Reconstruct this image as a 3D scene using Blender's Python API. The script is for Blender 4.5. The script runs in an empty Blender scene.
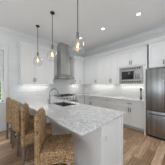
import bpy, bmesh, math, random
from mathutils import Vector, Matrix
random.seed(7)
S = bpy.context.scene
COL = S.collection
R = math.radians

# ------------------------------------------------------------------ camera
cam_d = bpy.data.cameras.new('camera')
cam = bpy.data.objects.new('camera', cam_d); COL.objects.link(cam)
cam.location = (0, 0, 1.37)
cam.rotation_euler = (R(90), 0, R(-44.4))
cam_d.sensor_width = 36; cam_d.sensor_height = 36
cam_d.lens = 100.5 / 165 * 36
cam_d.shift_y = 2.0 / 165
cam_d.clip_start = 0.02
S.camera = cam

# ------------------------------------------------------------------ world, lights, exposure
W = bpy.data.worlds.new('world'); S.world = W; W.use_nodes = True
bg = W.node_tree.nodes['Background']
bg.inputs['Color'].default_value = (0.80, 0.90, 1.0, 1); bg.inputs['Strength'].default_value = 0.9
S.view_settings.view_transform = 'Standard'
S.view_settings.look = 'None'
S.view_settings.gamma = 1
S.view_settings.use_curve_mapping = False
S.view_settings.exposure = 0.12

def area(name, loc, target, sx, sy, power, color=(1, 1, 1)):
    d = bpy.data.lights.new(name, 'AREA'); d.shape = 'RECTANGLE'; d.size = sx; d.size_y = sy
    d.energy = power; d.color = color
    o = bpy.data.objects.new(name, d); COL.objects.link(o); o.location = loc
    o.rotation_euler = (Vector(target) - Vector(loc)).to_track_quat('-Z', 'Y').to_euler()
    return o
# added fill lamps at unseen windows behind camera; daylight by the sink wall window
area('fill_front', (0.4, -3.15, 1.5), (0.4, 0, 4.6), 4.6, 2.3, 70, (0.89, 0.95, 1.0))
area('fill_left', (-3.15, 0.4, 1.5), (0, 0.4, 4.2), 4.4, 2.3, 64, (0.89, 0.95, 1.0))
area('daylight_back', (-0.4, 5.0, 3.6), (0.1, 2.3, 0), 2.4, 1.4, 330, (0.95, 0.98, 1.0))

# ------------------------------------------------------------------ materials
def new_mat(name):
    m = bpy.data.materials.new(name); m.use_nodes = True
    return m, m.node_tree, m.node_tree.nodes['Principled BSDF']
def P(name, col, rough=0.5, metal=0.0, spec=0.5, bump=None):
    m, t, b = new_mat(name)
    b.inputs['Base Color'].default_value = (*col, 1)
    b.inputs['Roughness'].default_value = rough
    b.inputs['Metallic'].default_value = metal
    b.inputs['Specular IOR Level'].default_value = spec
    # faint procedural variation
    tc = t.nodes.new('ShaderNodeTexCoord'); n = t.nodes.new('ShaderNodeTexNoise')
    n.inputs['Scale'].default_value = bump[0] if bump else 40
    t.links.new(tc.outputs['Object'], n.inputs['Vector'])
    bp = t.nodes.new('ShaderNodeBump'); bp.inputs['Strength'].default_value = bump[1] if bump else 0.02
    bp.inputs['Distance'].default_value = 0.01
    t.links.new(n.outputs['Fac'], bp.inputs['Height']); t.links.new(bp.outputs['Normal'], b.inputs['Normal'])
    return m
def ramp(t, stops):
    r = t.nodes.new('ShaderNodeValToRGB'); e = r.color_ramp.elements
    while len(e) < len(stops): e.new(0.5)
    for k, (p, c) in enumerate(stops): e[k].position = p; e[k].color = (*c, 1)
    return r
def emis(name, col, s):
    m, t, b = new_mat(name)
    b.inputs['Base Color'].default_value = (*col, 1)
    b.inputs['Emission Color'].default_value = (*col, 1); b.inputs['Emission Strength'].default_value = s
    return m

M = {}
M['cab'] = P('white_cabinet_paint', (0.76, 0.765, 0.76), 0.35)
M['wall'] = P('wall_paint', (0.72, 0.715, 0.705), 0.7)
M['ceil'] = P('ceiling_paint', (0.87, 0.88, 0.89), 0.85)
M['trim'] = P('trim_paint', (0.76, 0.755, 0.745), 0.4)
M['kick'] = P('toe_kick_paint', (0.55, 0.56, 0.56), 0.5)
M['nickel'] = P('brushed_nickel', (0.17, 0.165, 0.16), 0.38, 1.0)
M['chrome'] = P('polished_steel', (0.30, 0.30, 0.30), 0.2, 1.0)
M['black'] = P('black_enamel', (0.02, 0.02, 0.022), 0.3)
M['iron'] = P('cast_iron', (0.03, 0.03, 0.03), 0.6)
M['bronze'] = P('dark_bronze', (0.045, 0.042, 0.04), 0.4, 0.6)
M['socket'] = P('grey_socket_metal', (0.20, 0.20, 0.20), 0.35, 0.7)
M['rod'] = P('grey_metal_stem', (0.09, 0.09, 0.09), 0.45, 0.5)
M['darkglass'] = P('dark_glass', (0.015, 0.016, 0.018), 0.06)
M['fabric'] = P('shade_linen', (0.72, 0.73, 0.73), 0.9, bump=(300, 0.3))
M['plate'] = P('outlet_plastic', (0.80, 0.80, 0.79), 0.3)
M['lawn'] = P('lawn', (0.10, 0.20, 0.05), 0.9)
M['bark'] = P('bark', (0.12, 0.09, 0.06), 0.9)
M['lamp'] = emis('downlight_lens', (1.0, 0.97, 0.92), 5)
M['strip'] = emis('light_strip_lens', (1.0, 0.96, 0.90), 4)
M['filament'] = emis('glowing_filament', (1.0, 0.62, 0.25), 5)

def steel(name, col, rough, axis, f=60, bs=.12):
    m, t, b = new_mat(name)
    tc = t.nodes.new('ShaderNodeTexCoord'); mp = t.nodes.new('ShaderNodeMapping')
    sc = [f, f, f]; sc[axis] = 0.6; mp.inputs['Scale'].default_value = sc
    n = t.nodes.new('ShaderNodeTexNoise'); n.inputs['Scale'].default_value = 1.0; n.inputs['Detail'].default_value = 4
    t.links.new(tc.outputs['Object'], mp.inputs['Vector']); t.links.new(mp.outputs[0], n.inputs['Vector'])
    r = ramp(t, [(0.3, tuple(c * 0.72 for c in col)), (0.7, tuple(min(1, c * 1.25) for c in col))])
    t.links.new(n.outputs['Fac'], r.inputs[0]); t.links.new(r.outputs[0], b.inputs['Base Color'])
    b.inputs['Metallic'].default_value = 1; b.inputs['Roughness'].default_value = rough
    bp = t.nodes.new('ShaderNodeBump'); bp.inputs['Strength'].default_value = bs; bp.inputs['Distance'].default_value = 0.003
    t.links.new(n.outputs['Fac'], bp.inputs['Height']); t.links.new(bp.outputs['Normal'], b.inputs['Normal'])
    return m
M['steel_v'] = steel('fridge_steel', (0.30, 0.30, 0.30), 0.31, 2, 16, .45)  # broad light and dark streaks in the colour stand in for reflections
M['steel_p'] = steel('hood_steel', (0.52, 0.52, 0.49), 0.36, 2)
M['steel_m'] = steel('microwave_steel', (0.44, 0.435, 0.43), 0.4, 1)
M['steel_h'] = steel('brushed_steel', (0.68, 0.68, 0.67), 0.3, 0)
M['steel_s'] = steel('sink_steel', (0.42, 0.42, 0.42), 0.35, 0)

def quartz():
    m, t, b = new_mat('veined_quartz')
    tc = t.nodes.new('ShaderNodeTexCoord')
    n1 = t.nodes.new('ShaderNodeTexNoise'); n1.inputs['Scale'].default_value = 5.0; n1.inputs['Detail'].default_value = 8
    n1.inputs['Roughness'].default_value = 0.62; n1.inputs['Distortion'].default_value = 1.6
    n2 = t.nodes.new('ShaderNodeTexNoise'); n2.inputs['Scale'].default_value = 48.0; n2.inputs['Detail'].default_value = 5
    n2.inputs['Distortion'].default_value = 1.0
    t.links.new(tc.outputs['Object'], n1.inputs['Vector']); t.links.new(tc.outputs['Object'], n2.inputs['Vector'])
    base = (0.78, 0.78, 0.775)
    r1 = ramp(t, [(0.40, base), (0.485, (0.66, 0.66, 0.66)), (0.505, (0.46, 0.465, 0.47)), (0.53, (0.66, 0.66, 0.66)), (0.62, (0.78, 0.78, 0.775))])
    r2 = ramp(t, [(0.34, (0.58, 0.58, 0.59)), (0.48, (1, 1, 1))])
    t.links.new(n1.outputs['Fac'], r1.inputs[0]); t.links.new(n2.outputs['Fac'], r2.inputs[0])
    mx = t.nodes.new('ShaderNodeMix'); mx.data_type = 'RGBA'; mx.blend_type = 'MULTIPLY'; mx.inputs[0].default_value = 0.8
    t.links.new(r1.outputs[0], mx.inputs[6]); t.links.new(r2.outputs[0], mx.inputs[7])
    t.links.new(mx.outputs[2], b.inputs['Base Color'])
    b.inputs['Roughness'].default_value = 0.16
    return m
M['quartz'] = quartz()

def floor_mat():
    m, t, b = new_mat('oak_planks')
    tc = t.nodes.new('ShaderNodeTexCoord')
    br = t.nodes.new('ShaderNodeTexBrick'); br.offset = 0.37; br.squash = 1
    br.inputs['Scale'].default_value = 1.0; br.inputs['Brick Width'].default_value = 1.25; br.inputs['Row Height'].default_value = 0.14
    br.inputs['Mortar Size'].default_value = 0.003; br.inputs['Mortar Smooth'].default_value = 0.1; br.inputs['Bias'].default_value = 0.0
    br.inputs['Color1'].default_value = (0, 0, 0, 1); br.inputs['Color2'].default_value = (1, 1, 1, 1); br.inputs['Mortar'].default_value = (0.5, 0.5, 0.5, 1)
    t.links.new(tc.outputs['Object'], br.inputs['Vector'])
    cr = ramp(t, [(0.0, (0.30, 0.185, 0.11)), (0.4, (0.40, 0.255, 0.15)), (0.7, (0.54, 0.365, 0.235)), (1.0, (0.66, 0.48, 0.34))])
    t.links.new(br.outputs['Color'], cr.inputs[0])
    mp = t.nodes.new('ShaderNodeMapping'); mp.inputs['Scale'].default_value = (1.6, 22, 1)
    n = t.nodes.new('ShaderNodeTexNoise'); n.inputs['Scale'].default_value = 1.9; n.inputs['Detail'].default_value = 6; n.inputs['Distortion'].default_value = 1.4
    t.links.new(tc.outputs['Object'], mp.inputs['Vector']); t.links.new(mp.outputs[0], n.inputs['Vector'])
    gr = ramp(t, [(0.34, (0.58, 0.50, 0.43)), (0.60, (1.12, 1.11, 1.10))])
    t.links.new(n.outputs['Fac'], gr.inputs[0])
    mx = t.nodes.new('ShaderNodeMix'); mx.data_type = 'RGBA'; mx.blend_type = 'MULTIPLY'; mx.inputs[0].default_value = 0.85
    t.links.new(cr.outputs[0], mx.inputs[6]); t.links.new(gr.outputs[0], mx.inputs[7])
    mo = t.nodes.new('ShaderNodeMix'); mo.data_type = 'RGBA'
    t.links.new(br.outputs['Fac'], mo.inputs[0]); t.links.new(mx.outputs[2], mo.inputs[6]); mo.inputs[7].default_value = (0.12, 0.08, 0.055, 1)
    t.links.new(mo.outputs[2], b.inputs['Base Color'])
    b.inputs['Roughness'].default_value = 0.34
    return m
M['floor'] = floor_mat()

def tile_mat(name, w, h, col, gap, rough, groove, ms=0.004):
    """running bond on a vertical wall; x and y add up so one material suits both walls"""
    m, t, b = new_mat(name)
    tc = t.nodes.new('ShaderNodeTexCoord'); sp = t.nodes.new('ShaderNodeSeparateXYZ'); ad = t.nodes.new('ShaderNodeMath'); cb = t.nodes.new('ShaderNodeCombineXYZ')
    t.links.new(tc.outputs['Object'], sp.inputs[0]); t.links.new(sp.outputs['X'], ad.inputs[0]); t.links.new(sp.outputs['Y'], ad.inputs[1])
    t.links.new(ad.outputs[0], cb.inputs['X']); t.links.new(sp.outputs['Z'], cb.inputs['Y'])
    br = t.nodes.new('ShaderNodeTexBrick'); br.inputs['Scale'].default_value = 1; br.inputs['Brick Width'].default_value = w; br.inputs['Row Height'].default_value = h
    br.inputs['Mortar Size'].default_value = ms; br.inputs['Mortar Smooth'].default_value = 0.2
    br.inputs['Color1'].default_value = (*col, 1); br.inputs['Color2'].default_value = (*[c * 0.95 for c in col], 1); br.inputs['Mortar'].default_value = (*gap, 1)
    t.links.new(cb.outputs[0], br.inputs['Vector']); t.links.new(br.outputs['Color'], b.inputs['Base Color'])
    bp = t.nodes.new('ShaderNodeBump'); bp.inputs['Strength'].default_value = groove; bp.inputs['Distance'].default_value = 0.004; bp.invert = True
    t.links.new(br.outputs['Fac'], bp.inputs['Height']); t.links.new(bp.outputs['Normal'], b.inputs['Normal'])
    b.inputs['Roughness'].default_value = rough
    return m
M['tile'] = tile_mat('subway_tile', 0.30, 0.10, (0.72, 0.725, 0.72), (0.56, 0.57, 0.57), 0.15, 0.5)
M['shiplap'] = tile_mat('shiplap_boards', 30.0, 0.135, (0.77, 0.765, 0.755), (0.68, 0.68, 0.67), 0.6, 0.3)

def weave():
    m, t, b = new_mat('woven_seagrass')
    tc = t.nodes.new('ShaderNodeTexCoord')
    v = t.nodes.new('ShaderNodeTexVoronoi'); v.inputs['Scale'].default_value = 55; v.inputs['Randomness'].default_value = 0.7
    mp = t.nodes.new('ShaderNodeMapping'); mp.inputs['Scale'].default_value = (1, 1, 1.5)
    n = t.nodes.new('ShaderNodeTexNoise'); n.inputs['Scale'].default_value = 14; n.inputs['Detail'].default_value = 3
    w = t.nodes.new('ShaderNodeTexWave'); w.bands_direction = 'Z'; w.inputs['Scale'].default_value = 16; w.inputs['Distortion'].default_value = 2.5; w.inputs['Detail Scale'].default_value = 3
    t.links.new(tc.outputs['Object'], mp.inputs[0]); t.links.new(mp.outputs[0], v.inputs['Vector']); t.links.new(tc.outputs['Object'], n.inputs['Vector']); t.links.new(tc.outputs['Object'], w.inputs['Vector'])
    r = ramp(t, [(0.0, (0.74, 0.54, 0.33)), (0.40, (0.54, 0.36, 0.19)), (0.78, (0.18, 0.10, 0.045))])
    t.links.new(v.outputs['Distance'], r.inputs[0])
    r2 = ramp(t, [(0.3, (0.70, 0.66, 0.60)), (0.65, (1.15, 1.12, 1.08))]); t.links.new(n.outputs['Fac'], r2.inputs[0])
    mx = t.nodes.new('ShaderNodeMix'); mx.data_type = 'RGBA'; mx.blend_type = 'MULTIPLY'; mx.inputs[0].default_value = 0.9
    t.links.new(r.outputs[0], mx.inputs[6]); t.links.new(r2.outputs[0], mx.inputs[7]); 
    r3 = ramp(t, [(0.1, (0.62, 0.60, 0.58)), (0.5, (1, 1, 1))]); t.links.new(w.outputs['Color'], r3.inputs[0])
    m2 = t.nodes.new('ShaderNodeMix'); m2.data_type = 'RGBA'; m2.blend_type = 'MULTIPLY'; m2.inputs[0].default_value = 0.7
    t.links.new(mx.outputs[2], m2.inputs[6]); t.links.new(r3.outputs[0], m2.inputs[7]); t.links.new(m2.outputs[2], b.inputs['Base Color'])
    bp = t.nodes.new('ShaderNodeBump'); bp.inputs['Strength'].default_value = 0.9; bp.inputs['Distance'].default_value = 0.012; bp.invert = True
    t.links.new(v.outputs['Distance'], bp.inputs['Height']); t.links.new(bp.outputs['Normal'], b.inputs['Normal'])
    b.inputs['Roughness'].default_value = 0.8
    return m
M['weave'] = weave()
def wood():
    m, t, b = new_mat('weathered_dark_wood')
    tc = t.nodes.new('ShaderNodeTexCoord'); mp = t.nodes.new('ShaderNodeMapping'); mp.inputs['Scale'].default_value = (30, 30, 3)
    n = t.nodes.new('ShaderNodeTexNoise'); n.inputs['Scale'].default_value = 1.5; n.inputs['Detail'].default_value = 5
    t.links.new(tc.outputs['Object'], mp.inputs[0]); t.links.new(mp.outputs[0], n.inputs['Vector'])
    r = ramp(t, [(0.3, (0.11, 0.075, 0.05)), (0.7, (0.24, 0.175, 0.125))]); t.links.new(n.outputs['Fac'], r.inputs[0])
    t.links.new(r.outputs[0], b.inputs['Base Color']); b.inputs['Roughness'].default_value = 0.6
    return m
M['wood'] = wood()
def clear(name, tint, lo, hi):
    """thin clear glass: see-through with a Fresnel-weighted reflection"""
    m = bpy.data.materials.new(name); m.use_nodes = True; t = m.node_tree; t.nodes.clear()
    o = t.nodes.new('ShaderNodeOutputMaterial'); tr = t.nodes.new('ShaderNodeBsdfTransparent'); gl = t.nodes.new('ShaderNodeBsdfGlossy')
    tr.inputs[0].default_value = (*tint, 1); gl.inputs['Roughness'].default_value = 0.03
    lw = t.nodes.new('ShaderNodeLayerWeight'); lw.inputs['Blend'].default_value = 0.35
    mr = t.nodes.new('ShaderNodeMapRange'); mr.inputs['To Min'].default_value = lo; mr.inputs['To Max'].default_value = hi
    mx = t.nodes.new('ShaderNodeMixShader')
    t.links.new(lw.outputs['Facing'], mr.inputs['Value']); t.links.new(mr.outputs[0], mx.inputs[0])
    t.links.new(tr.outputs[0], mx.inputs[1]); t.links.new(gl.outputs[0], mx.inputs[2]); t.links.new(mx.outputs[0], o.inputs[0])
    return m
M['glass'] = clear('clear_pendant_glass', (0.97, 0.97, 0.97), 0.04, 0.45)
M['bulb'] = clear('amber_bulb_glass', (1.0, 0.93, 0.80), 0.05, 0.35)
M['pane'] = clear('window_pane', (0.96, 0.98, 0.97), 0.03, 0.4)
def leafm():
    m, t, b = new_mat('foliage')
    tc = t.nodes.new('ShaderNodeTexCoord'); n = t.nodes.new('ShaderNodeTexNoise'); n.inputs['Scale'].default_value = 3.0
    t.links.new(tc.outputs['Object'], n.inputs['Vector'])
    r = ramp(t, [(0.35, (0.10, 0.20, 0.04)), (0.65, (0.32, 0.46, 0.14))]); t.links.new(n.outputs['Fac'], r.inputs[0])
    t.links.new(r.outputs[0], b.inputs['Base Color']); b.inputs['Roughness'].default_value = 0.6
    return m
M['leaf'] = leafm()

# ------------------------------------------------------------------ mesh helpers
def obj(name, bm, mat, parent=None, bevel=0, smooth=False, segs=2):
    bmesh.ops.recalc_face_normals(bm, faces=bm.faces)
    me = bpy.data.meshes.new(name); bm.to_mesh(me); bm.free()
    if parent is not None: me.transform(Matrix.Translation(-parent_world(parent)))
    o = bpy.data.objects.new(name, me); COL.objects.link(o); me.materials.append(mat)
    if parent is not None: o.parent = parent
    if bevel:
        md = o.modifiers.new('bevel', 'BEVEL'); md.width = bevel; md.segments = segs; md.limit_method = 'ANGLE'; md.angle_limit = R(40)
    if smooth:
        for p in me.polygons: p.use_smooth = True
    return o
def parent_world(p):
    v = Vector((0, 0, 0))
    while p is not None: v += p.location; p = p.parent
    return v
def thing(name, label, cat, loc, group=None):
    o = bpy.data.objects.new(name, None); COL.objects.link(o); o.location = loc; o.empty_display_size = 0.1
    return tag(o, label, cat, group)
def tag(o, label, cat, group=None):
    o['label'] = label; o['category'] = cat
    if group: o['group'] = group
    return o
def struct(name, bm, mat, parent=None, **k):
    o = obj(name, bm, mat, parent, **k)
    if parent is None: o['kind'] = 'structure'
    return o
def box(bm, x0, x1, y0, y1, z0, z1):
    x0, x1 = sorted((x0, x1)); y0, y1 = sorted((y0, y1)); z0, z1 = sorted((z0, z1))
    v = [bm.verts.new(p) for p in ((x0,y0,z0),(x1,y0,z0),(x1,y1,z0),(x0,y1,z0),(x0,y0,z1),(x1,y0,z1),(x1,y1,z1),(x0,y1,z1))]
    for f in ((0,3,2,1),(4,5,6,7),(0,1,5,4),(1,2,6,5),(2,3,7,6),(3,0,4,7)): bm.faces.new([v[i] for i in f])
    return bm
def B(*boxes):
    bm = bmesh.new()
    for b in boxes: box(bm, *b)
    return bm
def tube(bm, pts, r, n=10, cap=True):
    """round bar along a polyline; r is one radius or a list"""
    pts = [Vector(p) for p in pts]; rs = r if isinstance(r, (list, tuple)) else [r] * len(pts)
    rings = []; ref = None
    for i, p in enumerate(pts):
        a = pts[max(i-1, 0)]; b = pts[min(i+1, len(pts)-1)]; d = (b - a).normalized()
        if ref is None:
            ref = Vector((0, 0, 1)) if abs(d.z) < 0.9 else Vector((1, 0, 0))
        s = d.cross(ref).normalized(); u = s.cross(d).normalized(); ref = u
        rings.append([bm.verts.new(p + s * math.cos(2*math.pi*k/n) * rs[i] + u * math.sin(2*math.pi*k/n) * rs[i]) for k in range(n)])
    for a, b in zip(rings, rings[1:]):
        for k in range(n): bm.faces.new((a[k], a[(k+1) % n], b[(k+1) % n], b[k]))
    if cap: bm.faces.new(rings[0][::-1]); bm.faces.new(rings[-1])
    return bm
def lathe(bm, prof, c, n=24, closed_ends=True):
    rings = [[bm.verts.new((c[0] + r * math.cos(2*math.pi*k/n), c[1] + r * math.sin(2*math.pi*k/n), c[2] + z)) for k in range(n)] for r, z in prof]
    for a, b in zip(rings, rings[1:]):
        for k in range(n): bm.faces.new((a[k], a[(k+1) % n], b[(k+1) % n], b[k]))
    if closed_ends: bm.faces.new(rings[0][::-1]); bm.faces.new(rings[-1])
    return bm
def slab(outline, holes, z0, z1):
    cu = bpy.data.curves.new('outline', 'CURVE'); cu.dimensions = '2D'; cu.fill_mode = 'BOTH'; cu.extrude = (z1 - z0) / 2
    for loop in [outline] + holes:
        sp = cu.splines.new('POLY'); sp.points.add(len(loop) - 1); sp.use_cyclic_u = True
        for p, q in zip(sp.points, loop): p.co = (q[0], q[1], 0, 1)
    o = bpy.data.objects.new('outline', cu); COL.objects.link(o)
    me = bpy.data.meshes.new_from_object(o.evaluated_get(bpy.context.evaluated_depsgraph_get()))
    bm = bmesh.new(); bm.from_mesh(me)
    bmesh.ops.remove_doubles(bm, verts=bm.verts, dist=1e-5)
    bmesh.ops.translate(bm, verts=bm.verts, vec=(0, 0, (z0 + z1) / 2))
    bpy.data.objects.remove(o); bpy.data.curves.remove(cu); bpy.data.meshes.remove(me)
    return bm
def rcorner(c, s0, s1, r, n=5):
    """rounded corner at c; s0 and s1 are unit directions toward the previous and next corner"""
    out = []
    c = Vector(c); a = c + Vector(s0) * r; b = c + Vector(s1) * r; o = a + Vector(s1) * r
    for i in range(n + 1):
        t = i / n * math.pi / 2
        out.append(tuple(o - Vector(s1) * r * math.cos(t) - Vector(s0) * r * math.sin(t)))
    return out
def sweep(bm, prof, path, side):
    """profile (out, z) swept along an xy path with mitres; side = +1/-1 picks which side 'out' points"""
    n = len(path); rings = []
    for i in range(n):
        p = Vector(path[i])
        d0 = (p - Vector(path[i-1])).normalized() if i > 0 else None
        d1 = (Vector(path[i+1]) - p).normalized() if i < n-1 else None
        if d0 is None: d0 = d1
        if d1 is None: d1 = d0
        n0 = Vector((-d0.y, d0.x)) * side; n1 = Vector((-d1.y, d1.x)) * side
        m = (n0 + n1) / (1 + n0.dot(n1))
        rings.append([bm.verts.new((p.x + m.x * a, p.y + m.y * a, z)) for a, z in prof])
    k = len(prof)
    for a, b in zip(rings, rings[1:]):
        for j in range(k): bm.faces.new((a[j], a[(j+1) % k], b[(j+1) % k], b[j]))
    bm.faces.new(rings[0]); bm.faces.new(rings[-1][::-1])
    return bm

# ------------------------------------------------------------------ the room
XR, YB, XL, YF, ZC = 3.80, 3.76, -3.0, -3.0, 3.05
struct('floor', B((XL - .1, XR + .1, YF - .1, YB + .1, -0.06, 0)), M['floor'])
struct('ceiling', B((XL - .1, XR + .1, YF - .1, YB + .1, ZC, ZC + 0.08)), M['ceil'])
struct('wall_right', B((XR, XR + .12, YF, YB, 0, ZC)), M['wall'])
wx0, wx1, wz0, wz1 = -1.15, 0.41, 0.86, 2.38            # window opening in the sink wall
struct('wall_back', B((XL, wx0, YB, YB + .14, 0, ZC), (wx1, XR + .12, YB, YB + .14, 0, ZC),
                      (wx0, wx1, YB, YB + .14, 0, wz0), (wx0, wx1, YB, YB + .14, wz1, ZC)), M['shiplap'])
struct('wall_front', B((XL, -1.9, YF - .12, YF, 0, ZC), (2.7, XR, YF - .12, YF, 0, ZC), (-1.9, 2.7, YF - .12, YF, 0, .35), (-1.9, 2.7, YF - .12, YF, 2.65, ZC)), M['wall'])
struct('wall_left', B((XL - .12, XL, YF, -1.8, 0, ZC), (XL - .12, XL, 2.6, YB, 0, ZC), (XL - .12, XL, -1.8, 2.6, 0, .35), (XL - .12, XL, -1.8, 2.6, 2.65, ZC)), M['wall'])
def window_frames(name, boxes, pane):
    w = struct(name, B(*boxes), M['trim']); return w
# window_1, beside the pendants
w1 = struct('window_1', B((wx0, wx0 + .04, YB + .02, YB + .10, wz0, wz1), (wx1 - .04, wx1, YB + .02, YB + .10, wz0, wz1),
                          (wx0, wx1, YB + .02, YB + .10, wz0, wz0 + .05), (wx0, wx1, YB + .02, YB + .10, wz1 - .05, wz1),
                          (-.40, -.34, YB + .02, YB + .10, wz0, wz1)), M['trim'], bevel=.004)
c1 = obj('window_casing', B((wx0 - .10, wx0, YB - .025, YB + .0, wz0 - .02, wz1 + .0), (wx1, wx1 + .10, YB - .025, YB, wz0 - .02, wz1),
                          (wx0 - .12, wx1 + .12, YB - .03, YB, wz1, wz1 + .11), (wx0 - .10, wx1 + .10, YB - .02, YB, wz0 - .13, wz0 - .03)), M['trim'], w1, bevel=.004)
obj('window_sill', B((wx0 - .13, wx1 + .13, YB - .06, YB + .03, wz0 - .03, wz0)), M['trim'], w1, bevel=.005)
obj('window_glass', B((wx0 + .04, -.40, YB + .055, YB + .06, wz0 + .05, wz1 - .05), (-.34, wx1 - .04, YB + .055, YB + .06, wz0 + .05, wz1 - .05)), M['pane'], w1)
w2 = struct('window_2', B(*[(x - .03, x + .03, YF - .10, YF - .04, .35, 2.65) for x in (-1.87, -.35, 1.15, 2.67)], (-1.9, 2.7, YF - .1, YF - .04, .35, .41), (-1.9, 2.7, YF - .1, YF - .04, 2.59, 2.65)), M['trim'])  # unseen window, put in with the front fill lamp
w3 = struct('window_3', B(*[(XL - .10, XL - .04, y - .03, y + .03, .35, 2.65) for y in (-1.77, -.3, 1.15, 2.57)], (XL - .1, XL - .04, -1.8, 2.6, .35, .41), (XL - .1, XL - .04, -1.8, 2.6, 2.59, 2.65)), M['trim'])  # unseen window, put in with the left fill lamp

CROWN = [(0, ZC), (0.085, ZC), (0.085, ZC - .015), (0.065, ZC - .03), (0.03, ZC - .08), (0.018, ZC - .10), (0, ZC - .10)]
struct('trim_1', sweep(bmesh.new(), CROWN, [(XL, YB), (2.19 - .01, YB)], -1), M['trim'])
struct('trim_2', sweep(bmesh.new(), CROWN, [(2.55, YB), (XR, YB), (XR, YF)], -1), M['trim'])
struct('baseboard_back', B((XL, 1.02, YB - .015, YB, 0, .13)), M['trim'], bevel=.004)
struct('baseboard_right', B((XR - .015, XR, YF, -.26, 0, .13)), M['trim'], bevel=.004)
# tiled splash between counter and cabinets
struct('trim_3', B((.60, 1.860, YB - .012, YB, .915, 1.375), (1.862, 2.85, YB - .012, YB, .80, 2.95), (2.852, XR, YB - .012, YB, .915, 1.375),
                   (XR - .012, XR, .79, YB - .014, .915, 1.375)), M['tile'])

# garden outside the window
struct('ground', B((-9, 6, YB + .2, 14, -.35, -.3)), M['lawn'])
def tree(x, y, h, rad, label):
    t = thing('tree', label, 'tree', (x, y, -.3), 'trees outside the window')
    obj('trunk', tube(bmesh.new(), [(x, y, -.3), (x + .05, y, .4), (x, y + .05, h * .7)], [.09, .07, .04]), M['bark'], t, smooth=True)
    bm = bmesh.new()
    for k in range(1400):
        d = Vector((random.gauss(0, 1), random.gauss(0, 1), random.gauss(0, 1))).normalized() * rad * random.uniform(.55, 1)
        c = Vector((x, y, h * .58)) + Vector((d.x, d.y, d.z * h * .5 / rad))
        a = Vector((random.gauss(0, 1), random.gauss(0, 1), random.gauss(0, 1))).normalized() * .09
        b = a.cross(Vector((random.gauss(0, 1), random.gauss(0, 1), random.gauss(0, 1)))).normalized() * .05
        bm.faces.new([bm.verts.new(c + q) for q in (a, b, -a, -b)])
    obj('foliage', bm, M['leaf'], t)
tree(-1.5, 6.6, 2.9, .9, 'green leafy tree outside the window, standing farther left')
tree(.55, 6.5, 3.0, .95, 'green leafy tree outside, seen through the lower window pane below the shade')

# ------------------------------------------------------------------ cabinet builders
class Frame:
    """u runs left to right along the cabinet front, n points out of it"""
    def __init__(s, o, u, n): s.o = Vector(o); s.u = Vector(u); s.n = Vector(n)
    def p(s, u, n, z): q = s.o + s.u * u + s.n * n; return Vector((q.x, q.y, z))
    def box(s, bm, u0, u1, n0, n1, z0, z1):
        a = s.p(u0, n0, z0); b = s.p(u1, n1, z1); return box(bm, a.x, b.x, a.y, b.y, a.z, b.z)
def FA(y): return Frame((0, y, 0), (1, 0, 0), (0, -1, 0))      # u = x
def FB(x): return Frame((x, 0, 0), (0, -1, 0), (-1, 0, 0))     # u = -y

def pull(F, u, z, vert, parent, L=.125, n=.02):
    bm = bmesh.new(); h = L / 2
    e = [(u, z - h), (u, z + h)] if vert else [(u - h, z), (u + h, z)]
    tube(bm, [F.p(e[0][0], n + .03, e[0][1]), F.p(e[1][0], n + .03, e[1][1])], .008, 8)
    for k in (.14, .86):
        uu = e[0][0] + (e[1][0] - e[0][0]) * k; zz = e[0][1] + (e[1][1] - e[0][1]) * k
        tube(bm, [F.p(uu, n - .001, zz), F.p(uu, n + .03, zz)], .005, 8)
    return obj('handle', bm, M['nickel'], parent, smooth=True)
def front(F, name, u0, u1, z0, z1, parent, handle=None, rail=.058):
    """shaker front: four rails around a recessed panel"""
    g = .0032; u0 += g; u1 -= g; z0 += g; z1 -= g
    bm = bmesh.new()
    if z1 - z0 < .2: rail = .035
    F.box(bm, u0, u0 + rail, .001, .02, z0, z1); F.box(bm, u1 - rail, u1, .001, .02, z0, z1)
    F.box(bm, u0 + rail, u1 - rail, .001, .02, z0, z0 + rail); F.box(bm, u0 + rail, u1 - rail, .001, .02, z1 - rail, z1)
    F.box(bm, u0 + rail, u1 - rail, .001, .008, z0 + rail, z1 - rail)
    d = obj(name, bm, M['cab'], parent)
    if handle: pull(F, handle[0], handle[1], handle[2], d)
    return d
def cab(name, label, F, u0, u1, z0, z1, depth, doors, group, toe=False, extra=None):
    c = F.p((u0 + u1) / 2, -depth / 2, z0)
    t = thing(name, label, 'cabinet', c, group)
    bm = bmesh.new(); F.box(bm, u0 + .001, u1 - .001, -depth + .001, 0, z0 + (.10 if toe else 0), z1)
    obj('body', bm, M['cab'], t)
    if toe:
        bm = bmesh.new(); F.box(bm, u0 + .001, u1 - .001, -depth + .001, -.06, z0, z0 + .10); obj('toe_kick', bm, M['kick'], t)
    for d in doors: front(F, *d[:5], t, *d[5:])
    if extra: extra(t)
    return t
UA = FA(3.43); UB = FB(3.47); BA = FA(3.17); BB = FB(3.21)
Z0, Z1, ZT = 1.375, 2.62, 2.50
HZ = 1.515
UD = YB - 3.43; UBD = XR - 3.47
def U(F, label, u0, u1, depth, ds): return cab('upper_cabinet', label, F, u0, u1, Z0, Z1, depth, ds, 'white wall cabinets')
U(UA, 'white two-door wall cabinet left of the hood, beside the window', .785, 1.552, UD,
  [('door', .785, 1.168, Z0, ZT, (1.168 - .03, HZ, 1)), ('door', 1.168, 1.552, Z0, ZT, (1.168 + .03, HZ, 1))])
U(UA, 'narrow white single-door wall cabinet touching the left side of the range hood', 1.552, 1.86, UD,
  [('door', 1.552, 1.86, Z0, ZT, (1.86 - .03, HZ, 1))])
U(UA, 'white wall cabinet just right of the range hood, ending in the room corner', 2.85, 3.468, UD,
  [('door', 2.85, 3.13, Z0, ZT, (2.88, HZ, 1)), ('door', 3.13, 3.445, Z0, ZT, (3.16, HZ, 1))])
U(UB, 'narrow white filler cabinet in the room corner, without a handle', -YB, -3.154, UBD,
  [('filler_panel', -3.405, -3.154, Z0, ZT)])
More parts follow.
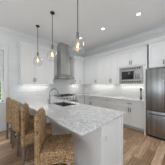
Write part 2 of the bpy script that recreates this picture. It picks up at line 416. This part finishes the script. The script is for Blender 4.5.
U(UB, 'white two-door wall cabinet on the right wall, nearest the corner', -3.154, -2.26, UBD,
  [('door', -3.154, -2.707, Z0, ZT, (-2.737, HZ, 1)), ('door', -2.707, -2.26, Z0, ZT, (-2.677, HZ, 1))])
U(UB, 'white two-door wall cabinet immediately left of the microwave', -2.26, -1.718, UBD,
  [('door', -2.26, -1.989, Z0, ZT, (-2.019, HZ, 1)), ('door', -1.989, -1.718, Z0, ZT, (-1.959, HZ, 1))])
# microwave cabinet: shelf box with an opening
t = thing('microwave_cabinet', 'white wall cabinet framing the built-in microwave, short doors above it', 'cabinet', (3.63, 1.25, Z0), 'white wall cabinets')
bm = bmesh.new(); u0, u1 = -1.717, -.79
for b in ((u0, u0 + .09, Z0, Z1), (u1 - .13, u1, Z0, Z1)): UB.box(bm, b[0], b[1], -UBD + .001, 0, b[2], b[3])
for b in ((Z0, 1.405), (1.95, Z1)): UB.box(bm, u0 + .09, u1 - .13, -UBD + .001, 0, *b)
obj('body', bm, M['cab'], t)
front(UB, 'door', u0, -1.254, 1.99, ZT, t, (-1.284, 2.09, 1)); front(UB, 'door', -1.254, u1, 1.99, ZT, t, (-1.224, 2.09, 1))
# fridge cabinet, deeper
UF = FB(3.43)
cab('upper_cabinet', 'wide white cabinet above the refrigerator', UF, -.742, .205, 1.84, Z1, XR - 3.43,
    [('door', -.742, -.368, 1.845, ZT, (-.398, 1.97, 1)), ('door', -.368, .205, 1.845, ZT, (-.338, 1.97, 1))], 'white wall cabinets')
o = obj('side_panel', B((3.12, XR - .001, .745, .785, 0, 1.838)), M['cab']); tag(o, 'tall white panel standing between the counter and the refrigerator', 'panel', 'refrigerator side panels')
o = obj('side_panel', B((3.12, XR - .001, -.250, -.210, 0, 1.838)), M['cab']); tag(o, 'tall white panel on the far right side of the refrigerator', 'panel', 'refrigerator side panels')
# crown along the cabinet tops
CC = [(-.02, 2.545), (.022, 2.545), (.022, 2.565), (.032, 2.575), (.058, 2.625), (.066, 2.635), (.066, 2.655), (-.02, 2.655)]
struct('trim_4', sweep(bmesh.new(), CC, [(.785, YB - .02), (.785, 3.43), (1.86, 3.43), (1.86, YB - .02)], -1), M['trim'])
struct('trim_5', sweep(bmesh.new(), CC, [(2.85, YB - .02), (2.85, 3.43), (3.47, 3.43), (3.47, .785), (3.43, .785), (3.43, -.250), (XR, -.25)], -1), M['trim'])

# base cabinets
def DR(u0, u1, z0, z1, L=None): return ('drawer', u0, u1, z0, z1, ((u0 + u1) / 2, (z0 + z1) / 2 + .0, 0))
g = 'white base cabinets'
HD = .60
cab('base_cabinet', 'narrow white base cabinet between the peninsula and the range', BA, 1.66, 1.975, 0, .885, YB - 3.17,
    [DR(1.665, 1.975, .70, .875), ('door', 1.665, 1.975, .11, .695, (1.945, HD, 1))], g, True)
cab('base_cabinet', 'white base cabinet right of the range, filling the room corner', BA, 2.745, XR, 0, .885, YB - 3.17,
    [DR(2.75, 3.16, .70, .875), ('door', 2.75, 3.16, .11, .695, (2.78, HD, 1))], g, True)
cab('base_cabinet', 'white base cabinet on the right wall nearest the corner, drawer over doors', BB, -3.14, -2.36, 0, .885, XR - 3.21,
    [DR(-3.14, -2.36, .70, .875), ('door', -3.14, -2.75, .11, .695, (-2.78, HD, 1)), ('door', -2.75, -2.36, .11, .695, (-2.72, HD, 1))], g, True)
cab('base_cabinet', 'white base cabinet with three stacked drawers', BB, -2.36, -1.575, 0, .885, XR - 3.21,
    [DR(-2.36, -1.575, .70, .875), DR(-2.36, -1.575, .415, .695), DR(-2.36, -1.575, .11, .41)], g, True)
cab('base_cabinet', 'white base cabinet next to the refrigerator, wide drawer over two doors', BB, -1.575, -.787, 0, .885, XR - 3.21,
    [DR(-1.575, -.787, .70, .875), ('door', -1.575, -1.181, .11, .695, (-1.211, HD, 1)), ('door', -1.181, -.787, .11, .695, (-1.151, HD, 1))], g, True)

# peninsula cabinet
px0, px1, py0, py1 = 1.02, 1.62, .715, YB - .002
t = thing('peninsula_cabinet', 'long white peninsula cabinet carrying the sink and the seating overhang', 'cabinet', ((px0 + px1) / 2, 2.2, 0), g)
obj('body', B((px0 + .012, px1 - .002, py0 + .012, 1.70, .10, .884), (px0 + .012, px1 - .002, 2.36, py1, .10, .884),
              (px0 + .012, px1 - .002, 1.70, 2.36, .10, .64), (px0 + .012, px0 + .03, 1.70, 2.36, .64, .884), (px1 - .02, px1 - .002, 1.70, 2.36, .64, .884)), M['cab'], t)
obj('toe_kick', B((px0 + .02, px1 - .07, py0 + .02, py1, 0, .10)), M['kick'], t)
FE = Frame((0, py0 + .012, 0), (1, 0, 0), (0, -1, 0))
bm = bmesh.new()
for q in ((px0 - .002, px0 + .045, 0, .884), (px1 - .045, px1, 0, .884), (px0 + .045, px1 - .045, 0, .12)): FE.box(bm, q[0], q[1], 0, .020, q[2], q[3])
FE.box(bm, px0 + .045, px1 - .045, 0, .004, .12, .884)
obj('end_panel', bm, M['cab'], t, bevel=.002)
FS = Frame((px0 + .012, 0, 0), (0, -1, 0), (-1, 0, 0))
bm = bmesh.new(); ys = [py0 + .012, 1.42, 2.14, 2.86, py1]
FS.box(bm, -py1, -ys[0], 0, .004, 0, .884); FS.box(bm, -py1, -ys[0], .004, .014, 0, .12); FS.box(bm, -py1, -ys[0], .004, .014, .80, .884)
for y in ys: FS.box(bm, -min(y + .04, py1), -max(y - .04, ys[0]), .004, .014, .12, .80)
obj('back_panel', bm, M['cab'], t)
FK = Frame((px1 - .002, 0, 0), (0, 1, 0), (1, 0, 0))
k0 = .74
for a, b in ((.74, 1.22), (1.22, 1.70)):
    front(FK, 'drawer', a, b, .70, .875, t, ((a + b) / 2, .79, 0)); front(FK, 'door', a, b, .11, .695, t, (b - .03, HD, 1))
for a, b, h in ((1.70, 2.03, 2.0), (2.03, 2.36, 2.06), (2.36, 3.12, 2.39)): front(FK, 'door', a, b, .11, .875, t, (h, HD + .15, 1))
outl = obj('outlet_plate', B((px0 + .055, px0 + .125, py0 - .006, py0 + .009, .640, .715)), M['plate'], bevel=.003)
obj('receptacle', B((px0 + .073, px0 + .107, py0 - .008, py0 - .005, .650, .672), (px0 + .073, px0 + .107, py0 - .008, py0 - .005, .684, .706)), M['kick'], outl)
tag(outl, 'small white outlet plate on the end panel of the peninsula', 'outlet')

# ------------------------------------------------------------------ counters
CT0, CT1 = .885, .915
A = rcorner((.655, .678), (0, 1), (1, 0), .035) + rcorner((1.665, .678), (-1, 0), (0, 1), .02)
outline = A + [(1.665, 3.11), (1.976, 3.11), (1.976, YB - .014), (.655, YB - .014)]
sx0, sx1, sy0, sy1 = 1.17, 1.56, 1.74, 2.34
hole = [(sx0, sy0), (sx0, sy1), (sx1, sy1), (sx1, sy0)]
pc = obj('countertop', slab(outline, [hole], CT0, CT1), M['quartz'], bevel=.004)
tag(pc, 'grey-veined white stone worktop of the peninsula with the sink cut into it', 'countertop', 'veined stone countertops')
o = obj('countertop', slab([(2.744, 3.11), (3.15, 3.11), (3.15, .788), (XR - .014, .788), (XR - .014, YB - .014), (2.744, YB - .014)], [], CT0, CT1), M['quartz'], bevel=.004)
tag(o, 'L-shaped stone worktop running from the range round the corner to the refrigerator', 'countertop', 'veined stone countertops')

# sink
t = thing('sink', 'dark stainless undermount sink sunk in the peninsula worktop', 'sink', ((sx0 + sx1) / 2, (sy0 + sy1) / 2, .66))
e = .012
obj('basin', B((sx0 - e, sx0, sy0 - e, sy1 + e, .66, .884), (sx1, sx1 + e, sy0 - e, sy1 + e, .66, .884), (sx0, sx1, sy0 - e, sy0, .66, .884),
               (sx0, sx1, sy1, sy1 + e, .66, .884), (sx0 - e, sx1 + e, sy0 - e, sy1 + e, .648, .66)), M['steel_s'], t)
obj('drain', lathe(bmesh.new(), [(.045, 0), (.045, .004), (.03, .006)], ((sx0 + sx1) / 2, 2.03, .66), 20), M['chrome'], t)
# faucet
fx, fy = 1.105, 2.24
t = thing('faucet', 'tall grey gooseneck faucet arching over the sink', 'faucet', (fx, fy, CT1))
obj('base', lathe(bmesh.new(), [(.030, 0), (.030, .008), (.022, .016), (.020, .07), (.016, .08)], (fx, fy, CT1)), M['chrome'], t, smooth=True)
pts = [(fx, fy, CT1 + .075), (fx, fy, CT1 + .24)]
for k in range(1, 13):
    a = k / 12 * math.pi * .95; pts.append((fx + .11 - .11 * math.cos(a), fy - .01 * k / 12, CT1 + .24 + .11 * math.sin(a)))
pts.append((pts[-1][0] + .004, fy - .01, pts[-1][2] - .03))
obj('spout', tube(bmesh.new(), pts, .0125, 12), M['chrome'], t, smooth=True)
q = pts[-1]
obj('spray_head', tube(bmesh.new(), [q, (q[0] + .002, q[1], q[2] - .05), (q[0] + .003, q[1], q[2] - .08)], [.015, .018, .017], 12), M['chrome'], t, smooth=True)
obj('handle', tube(bmesh.new(), [(fx, fy + .018, CT1 + .05), (fx, fy + .045, CT1 + .055), (fx - .01, fy + .075, CT1 + .10)], [.010, .009, .006], 8), M['chrome'], t, smooth=True)

# ------------------------------------------------------------------ range
rx0, rx1, ry = 1.98, 2.74, 3.09
t = thing('range', 'stainless steel gas range below the hood with black grates', 'stove', ((rx0 + rx1) / 2, 3.42, 0))
obj('body', B((rx0, rx1, ry + .03, YB - .02, .09, .90), (rx0 + .02, rx1 - .02, ry + .08, YB - .05, 0, .09)), M['steel_h'], t)
obj('cooktop', B((rx0, rx1, ry + .0, YB - .02, .90, .918)), M['steel_h'], t, bevel=.004)
bm = bmesh.new()
v = [bm.verts.new(p) for x in (rx0, rx1) for p in ((x, ry - .015, .80), (x, ry + .03, .80), (x, ry + .03, .90), (x, ry + .005, .90))]
bm.faces.new(v[:4]); bm.faces.new(v[4:][::-1])
for k in range(4): bm.faces.new((v[k], v[(k + 1) % 4], v[4 + (k + 1) % 4], v[4 + k]))
cp = obj('control_panel', bm, M['steel_h'], t)
for k in range(5):
    x = rx0 + .10 + k * .14
    obj('knob', tube(bmesh.new(), [(x, ry - .002, .85), (x, ry - .042, .843)], [.024, .02], 14), M['black'], cp)
od = obj('oven_door', B((rx0 + .005, rx1 - .005, ry - .005, ry + .029, .26, .79)), M['steel_h'], t, bevel=.005)
obj('door_window', B((rx0 + .10, rx1 - .10, ry - .008, ry - .004, .36, .66)), M['darkglass'], od)
bm = tube(bmesh.new(), [(rx0 + .05, ry - .055, .745), (rx1 - .05, ry - .055, .745)], .013, 10)
for x in (rx0 + .09, rx1 - .09): tube(bm, [(x, ry - .005, .745), (x, ry - .055, .745)], .008, 8)
obj('handle', bm, M['chrome'], od)
obj('drawer', B((rx0 + .005, rx1 - .005, ry, ry + .029, .10, .25)), M['steel_h'], t, bevel=.004)
for i in range(3):
    gx0 = rx0 + .02 + i * .242; gx1 = gx0 + .234; gy0, gy1 = ry + .06, YB - .10
    bm = bmesh.new()
    for bx in ((gx0, gx0 + .014), (gx1 - .014, gx1), ((gx0 + gx1) / 2 - .007, (gx0 + gx1) / 2 + .007)): box(bm, bx[0], bx[1], gy0, gy1, .938, .952)
    for by in (gy0, gy0 + .145, (gy0 + gy1) / 2, gy1 - .145, gy1 - .012): box(bm, gx0, gx1, by, by + .012, .938, .953)
    for bx in (gx0, gx1 - .014):
        for by in (gy0, gy1 - .014): box(bm, bx, bx + .014, by, by + .014, .918, .94)
    gr = obj('grate', bm, M['iron'], t)
    for by in (gy0 + .15, gy1 - .15):
        obj('burner', lathe(bmesh.new(), [(.045, 0), (.045, .008), (.03, .012), (.03, .018)], ((gx0 + gx1) / 2, by, .918), 16), M['black'], t)

# range hood
hx0, hx1 = rx0, rx1
t = thing('range_hood', 'stainless chimney range hood mounted over the range', 'range hood', ((rx0 + rx1) / 2, YB - .25, 1.60))
cx0, cx1, cy = 2.175, 2.545, 3.45
obj('chimney', B((cx0, cx1, cy, YB - .013, 1.77, ZC - .001)), M['steel_p'], t, bevel=.003)
bm = bmesh.new()
lo = [(hx0, 3.26), (hx1, 3.26), (hx1, YB - .013), (hx0, YB - .013)]; hi = [(cx0 - .02, cy - .02), (cx1 + .02, cy - .02), (cx1 + .02, YB - .013), (cx0 - .02, YB - .013)]
rr = [[bm.verts.new((x, y, z)) for x, y in l] for l, z in ((lo, 1.60), (lo, 1.655), (hi, 1.775))]
for a, b in zip(rr, rr[1:]):
    for k in range(4): bm.faces.new((a[k], a[(k + 1) % 4], b[(k + 1) % 4], b[k]))
bm.faces.new(rr[0][::-1]); bm.faces.new(rr[-1])
obj('canopy', bm, M['steel_p'], t, bevel=.004)
obj('filter', B((hx0 + .06, hx1 - .06, 3.31, YB - .06, 1.592, 1.600)), M['nickel'], t)
obj('control_strip', B(((hx0 + hx1) / 2 - .09, (hx0 + hx1) / 2 + .09, 3.256, 3.261, 1.615, 1.64)), M['black'], t)

# ------------------------------------------------------------------ microwave
t = thing('microwave', 'built-in stainless microwave with vented trim in the right wall cabinets', 'microwave', (3.60, 1.29, 1.41))
mu0, mu1, mz0, mz1 = -1.617, -.93, 1.415, 1.935
bm = bmesh.new()
UB.box(bm, mu0 + .0, mu1 - .0, -.30, .0, mz0, mz1); obj('body', bm, M['iron'], t)
bm = bmesh.new()
for q in ((mu0 - .02, mu0 + .035, mz0 - .01, mz1 + .01), (mu1 - .035, mu1 + .02, mz0 - .01, mz1 + .01), (mu0, mu1, mz0 - .01, mz0 + .02), (mu0, mu1, mz1 - .02, mz1 + .01),
          (mu0, mu1, mz0 + .07, mz0 + .095), (mu0, mu1, mz1 - .095, mz1 - .07)): UB.box(bm, q[0], q[1], .001, .03, q[2], q[3])
for zz in (mz0 + .02, mz1 - .07):
    for k in range(9):
        u = mu0 + .035 + (k + .0) * .0685; UB.box(bm, u, u + .030, .008, .028, zz, zz + .05)
fr = obj('trim_frame', bm, M['steel_m'], t, bevel=.002)
for zz in (mz0 + .02, mz1 - .07):
    bm = bmesh.new(); UB.box(bm, mu0 + .035, mu1 - .035, .001, .008, zz, zz + .05)
    obj('vent', bm, M['iron'], fr)
bm = bmesh.new(); UB.box(bm, mu0 + .035, mu1 - .205, .001, .028, mz0 + .095, mz1 - .095); dr = obj('door', bm, M['steel_m'], t, bevel=.003)
bm = bmesh.new(); UB.box(bm, mu0 + .06, mu1 - .24, .028, .031, mz0 + .125, mz1 - .125); obj('door_window', bm, M['darkglass'], dr)
bm = tube(bmesh.new(), [UB.p(mu1 - .222, .055, mz0 + .12), UB.p(mu1 - .222, .055, mz1 - .12)], .008, 8)
for z in (mz0 + .14, mz1 - .14): tube(bm, [UB.p(mu1 - .222, .028, z), UB.p(mu1 - .222, .055, z)], .005, 8)
obj('handle', bm, M['chrome'], dr)
bm = bmesh.new(); UB.box(bm, mu1 - .203, mu1 - .035, .001, .028, mz0 + .095, mz1 - .095); kp = obj('control_panel', bm, M['steel_m'], t)
bm = bmesh.new()
for i in range(3):
    for j in range(4): UB.box(bm, mu1 - .185 + i * .047, mu1 - .152 + i * .047, .028, .030, mz0 + .12 + j * .04, mz0 + .145 + j * .04)
obj('buttons', bm, M['iron'], kp)

# ------------------------------------------------------------------ refrigerator
t = thing('refrigerator', 'large stainless steel french-door refrigerator at the right', 'refrigerator', (3.45, .27, 0))
fy0, fy1, fxf = -.185, .725, 3.07
obj('body', B((fxf + .075, XR - .03, fy0 + .005, fy1 - .005, .06, 1.765)), M['iron'], t)
obj('toe_grille', B((fxf + .06, XR - .1, fy0 + .02, fy1 - .02, 0, .06)), M['black'], t)
m = (fy0 + fy1) / 2
def fdoor(nm, y0, y1, z0, z1, hnd):
    bm = bmesh.new(); n = 12; lo = []; hi = []
    prof = [(fxf + .07, y0), (fxf + .07, y1)] + [(fxf + .014 - .014 * (1 - (2 * k / n - 1) ** 2), y1 + (y0 - y1) * k / n) for k in range(n + 1)]
    lo = [bm.verts.new((x, y, z0)) for x, y in prof]; hi = [bm.verts.new((x, y, z1)) for x, y in prof]
    for k in range(len(prof)): bm.faces.new((lo[k], lo[(k+1) % len(prof)], hi[(k+1) % len(prof)], hi[k]))
    bm.faces.new(lo); bm.faces.new(hi)
    d = obj(nm, bm, M['steel_v'], t, bevel=.006, segs=2)
    for p in d.data.polygons: p.use_smooth = p.normal.x < -.5
    (a, b) = hnd; v = (Vector(b) - Vector(a)).normalized() * .05
    bm = tube(bmesh.new(), [(fxf - .055, *a), (fxf - .055, *b)], .013, 12)
    for c in (Vector(a) + v, Vector(b) - v): tube(bm, [(fxf + .010, *c), (fxf - .055, *c)], .009, 8)
    obj('handle', bm, M['chrome'], d, smooth=True)
fdoor('door', m + .003, fy1, .71, 1.775, ((m + .055, .80), (m + .055, 1.66)))
fdoor('door', fy0, m - .003, .71, 1.775, ((m - .055, .80), (m - .055, 1.66)))
fdoor('freezer_drawer', fy0, fy1, .065, .692, ((fy0 + .08, .625), (fy1 - .08, .625)))

# unidentified slim dark item at the end of the right counter
t = thing('counter_item', 'slim upright grey item with black top and base, against the tile beside the refrigerator', 'mill', (3.42, .945, CT1))
obj('body', lathe(bmesh.new(), [(.022, .035), (.016, .10), (.017, .20), (.02, .26)], (3.42, .945, CT1), 16), M['nickel'], t, smooth=True)
obj('base', lathe(bmesh.new(), [(.030, 0), (.030, .025), (.024, .035)], (3.42, .945, CT1), 16), M['black'], t)
obj('top', lathe(bmesh.new(), [(.022, .26), (.028, .275), (.028, .33), (.015, .35)], (3.42, .945, CT1), 16), M['black'], t)

# ------------------------------------------------------------------ bar stools
def back_bm():
    bm = bmesh.new(); nu, nv = 16, 14; w = .215; th = .070
    def pt(i, j, s):
        u = -1 + 2 * i / nu; v = j / nv
        top = 1.055 - .02 * u * u - .045 * max(0, abs(u) - .6) ** 2 / .16
        z = .46 + (top - .46) * v
        ww = w * (1 - .05 * v)
        x = -.185 - .022 * (1 - u * u) - .012 * v * v
        taper = .5 * th * (1 - .25 * v)
        rnd = math.sqrt(max(0.04, 1 - max(0, abs(u) - .8) ** 2 / .04)) * math.sqrt(max(.04, 1 - max(0, v - .93) ** 2 / .0049))
        return Vector((x + s * taper * rnd, u * ww, z))
    g = {s: [[bm.verts.new(pt(i, j, s)) for j in range(nv + 1)] for i in range(nu + 1)] for s in (-1, 1)}
    for s in (-1, 1):
        for i in range(nu):
            for j in range(nv): bm.faces.new((g[s][i][j], g[s][i+1][j], g[s][i+1][j+1], g[s][i][j+1]))
    per = [(i, 0) for i in range(nu + 1)] + [(nu, j) for j in range(1, nv + 1)] + [(i, nv) for i in range(nu - 1, -1, -1)] + [(0, j) for j in range(nv - 1, 0, -1)]
    for a, b in zip(per, per[1:] + per[:1]): bm.faces.new((g[-1][a[0]][a[1]], g[-1][b[0]][b[1]], g[1][b[0]][b[1]], g[1][a[0]][a[1]]))
    return bm
def make_stool():
    t = bpy.data.objects.new('bar_stool', None); COL.objects.link(t)
    obj('backrest', back_bm(), M['weave'], t, smooth=True)
    bm = bmesh.new(); box(bm, -.17, .215, -.21, .21, .565, .625)
    obj('seat', bm, M['weave'], t, bevel=.025, segs=4, smooth=True)
    # woven apron, arched between the legs
    bm = bmesh.new()
    def side(p, q, off):
        n = 14; p = Vector(p); q = Vector(q); off = Vector(off); L = []
        for i in range(n + 1):
            k = i / n; c = p.lerp(q, k); arch = .045 * (1 - abs(2 * k - 1) ** 3)
            L.append([bm.verts.new((c.x + o.x, c.y + o.y, z)) for o in (Vector((0, 0)), off) for z in (.455 + arch, .575)])
        for a, b in zip(L, L[1:]):
            bm.faces.new((a[0], b[0], b[1], a[1])); bm.faces.new((a[2], a[3], b[3], b[2])); bm.faces.new((a[0], a[2], b[2], b[0])); bm.faces.new((a[1], b[1], b[3], a[3]))
        bm.faces.new((L[0][0], L[0][1], L[0][3], L[0][2])); bm.faces.new((L[-1][0], L[-1][2], L[-1][3], L[-1][1]))
    side((-.19, -.205), (.21, -.205), (0, .025)); side((-.19, .205), (.21, .205), (0, -.025))
    side((.21, -.18), (.21, .18), (-.025, 0)); side((-.19, -.18), (-.19, .18), (.025, 0))
    obj('apron', bm, M['weave'], t)
    for x in (-.185, .185):
        for y in (-.18, .18):
            bm = bmesh.new(); s = 1 if x > 0 else -1
            a = [(x + s * .02 - .016, y - .016), (x + s * .02 + .016, y + .016)]; b = [(x - .022, y - .022), (x + .022, y + .022)]
            lo = [bm.verts.new((X, Y, 0)) for X, Y in ((a[0][0], a[0][1]), (a[1][0], a[0][1]), (a[1][0], a[1][1]), (a[0][0], a[1][1]))]
            hi = [bm.verts.new((X, Y, .50)) for X, Y in ((b[0][0], b[0][1]), (b[1][0], b[0][1]), (b[1][0], b[1][1]), (b[0][0], b[1][1]))]
            for k in range(4): bm.faces.new((lo[k], lo[(k+1) % 4], hi[(k+1) % 4], hi[k]))
            bm.faces.new(lo[::-1]); bm.faces.new(hi)
            obj('leg', bm, M['wood'], t, bevel=.003)
    obj('stretcher', B((.185, .207, -.165, .165, .17, .205)), M['wood'], t)
    obj('stretcher', B((-.207, -.185, -.165, .165, .25, .28)), M['wood'], t)
    for y in (-.18, .18): obj('stretcher', B((-.175, .175, y - .011, y + .011, .21, .24)), M['wood'], t)
    return t
proto = make_stool()
spots = [(.675, 1.165, -35, 'woven seagrass bar stool nearest the viewer, its wide seat fully in view'),
         (.665, 1.75, -25, 'woven seagrass bar stool directly behind the nearest one, turned toward the viewer'),
         (.655, 2.43, 3, 'woven seagrass bar stool third from the viewer, square to the counter'),
         (.635, 3.02, 5, 'woven seagrass bar stool farthest from the viewer, beside the window wall')]
kids = list(proto.children)
for i, (x, y, a, lab) in enumerate(spots):
    o = proto
    if i:
        o = proto.copy(); COL.objects.link(o)
        for ch in kids:
            c = ch.copy(); COL.objects.link(c); c.parent = o
    o.location = (x, y, 0); o.rotation_euler = (0, 0, R(a))
    tag(o, lab, 'stool', 'woven bar stools along the peninsula')

# ------------------------------------------------------------------ pendants
def pendant(x, y, label, dz=0):
    t = thing('pendant_lamp', label, 'lamp', (x, y, ZC), 'glass pendants over the peninsula')
    obj('canopy', lathe(bmesh.new(), [(.052, 0), (.052, -.012), (.042, -.024), (.012, -.03)], (x, y, ZC), 24), M['bronze'], t, smooth=False)
    obj('stem', tube(bmesh.new(), [(x, y, ZC - .028), (x, y, 2.30 + dz)], .0075, 8), M['rod'], t)
    obj('socket', lathe(bmesh.new(), [(.010, .08), (.024, .07), (.026, .03), (.026, 0), (.02, -.03)], (x, y, 2.22 + dz), 16), M['socket'], t)
    prof = [(.028, 2.255), (.030, 2.225), (.036, 2.20), (.058, 2.17), (.092, 2.13), (.118, 2.085), (.129, 2.035), (.124, 1.985), (.100, 1.94), (.065, 1.912), (.03, 1.900), (.004, 1.898)]
    obj('glass_shade', lathe(bmesh.new(), [(r, z - ZC + dz) for r, z in prof], (x, y, ZC), 32, False), M['glass'], t, smooth=True)
    b = obj('bulb', lathe(bmesh.new(), [(.013, 2.19), (.016, 2.165), (.028, 2.12), (.032, 2.09), (.028, 2.06), (.014, 2.038), (.002, 2.033)], (x, y, dz - .02), 20, False), M['bulb'], t, smooth=True)
    bm = bmesh.new()
    for k in range(6):
        a = k * math.pi / 3
        tube(bm, [(x + .006 * math.cos(a), y + .006 * math.sin(a), 2.11 + dz), (x + .014 * math.cos(a + .5), y + .014 * math.sin(a + .5), 2.04 + dz)], .0022, 6)
    obj('filament', bm, M['filament'], b)
    l = bpy.data.lights.new('pendant_light', 'POINT'); l.energy = .7; l.color = (1, .78, .5); l.shadow_soft_size = .03
    lo = bpy.data.objects.new('pendant_light', l); COL.objects.link(lo); lo.location = (x, y, 2.00)
pendant(1.13, 1.27, 'clear glass pendant lamp nearest the viewer, the largest of three', -.045)
pendant(1.14, 2.17, 'clear glass pendant lamp in the middle, hanging just left of the hood')
pendant(1.10, 2.96, 'clear glass pendant lamp farthest from the viewer, in front of the left cabinet')

# recessed downlights
for x, y, lab in ((2.63, .776, 'round recessed ceiling light in front of the microwave and refrigerator'), (2.56, 1.73, 'round recessed ceiling light in the middle of the row'),
                  (2.50, 2.66, 'round recessed ceiling light seen beside the nearest glass pendant'), (2.63, -.6, 'unseen recessed ceiling light added beyond the refrigerator to light that side of the room')):  # last one is added out of view to light the fridge side
    t = thing('recessed_light', lab, 'ceiling light', (x, y, ZC), 'recessed ceiling lights')
    obj('trim_ring', lathe(bmesh.new(), [(.040, -.001), (.062, -.001), (.060, -.006), (.042, -.008)], (x, y, ZC), 28, False), M['trim'], t)
    obj('lens', lathe(bmesh.new(), [(.001, -.004), (.041, -.004)], (x, y, ZC), 28, False), M['lamp'], t)
    l = bpy.data.lights.new('downlight', 'SPOT'); l.energy = 27 if 1 < y < 3 else 19; l.spot_size = R(140); l.spot_blend = .8; l.color = (1, .985, .96); l.shadow_soft_size = .07
    lo = bpy.data.objects.new('downlight', l); COL.objects.link(lo); lo.location = (x, y, ZC - .03)

# under-cabinet light strips
def strip(x0, x1, y0, y1, label, power):
    power *= .2
    o = thing('light_strip', label, 'light', ((x0 + x1) / 2, (y0 + y1) / 2, Z0), 'under-cabinet light strips')
    obj('housing', B((x0, x1, y0, y1, Z0 - .012, Z0 - .001)), M['trim'], o)
    obj('lens', B((x0 + .005, x1 - .005, y0 + .005, y1 - .005, Z0 - .015, Z0 - .012)), M['strip'], o)
    area('under_cabinet_glow', ((x0 + x1) / 2, (y0 + y1) / 2, Z0 - .02), ((x0 + x1) / 2, (y0 + y1) / 2, 0), max(x1 - x0, .03), max(y1 - y0, .03), power, (1, .96, .9))
strip(.90, 1.75, 3.62, 3.66, 'slim light strip under the wall cabinets left of the hood', 5)
strip(2.90, 3.40, 3.62, 3.66, 'slim light strip under the wall cabinet right of the hood', 3)
strip(3.66, 3.70, 2.00, 3.10, 'slim light strip under the right wall cabinets near the corner', 6)
strip(3.66, 3.70, .90, 1.75, 'slim light strip under the microwave cabinet', 5)

# roman shade in the window
t = thing('roman_shade', 'off-white roman shade pulled halfway down the window', 'window shade', (-.37, YB + .0, 1.47))
bm = bmesh.new(); zt = wz1 - .02; zb = 1.485; nf = 6; prof = []
for i in range(nf):
    z = zt - (zt - zb) * i / nf; dz = (zt - zb) / nf
    prof += [(.0, z), (.006, z - dz * .5), (.018, z - dz * .92), (.014, z - dz * .98)]
prof = [(YB - .004 - a * .9, z) for a, z in prof] + [(YB - .004, zb)]
back = [(YB + .012, z) for z in (zb, zt)]
loop = prof + back
L = [bm.verts.new((wx0 + .01, y, z)) for y, z in loop]; Rr = [bm.verts.new((wx1 - .01, y, z)) for y, z in loop]
for k in range(len(loop)): bm.faces.new((L[k], L[(k+1) % len(loop)], Rr[(k+1) % len(loop)], Rr[k]))
bm.faces.new(L); bm.faces.new(Rr[::-1])
obj('shade_fabric', bm, M['fabric'], t)
obj('bottom_rail', B((wx0 + .01, wx1 - .01, YB - .012, YB + .008, zb - .02, zb)), M['trim'], t)
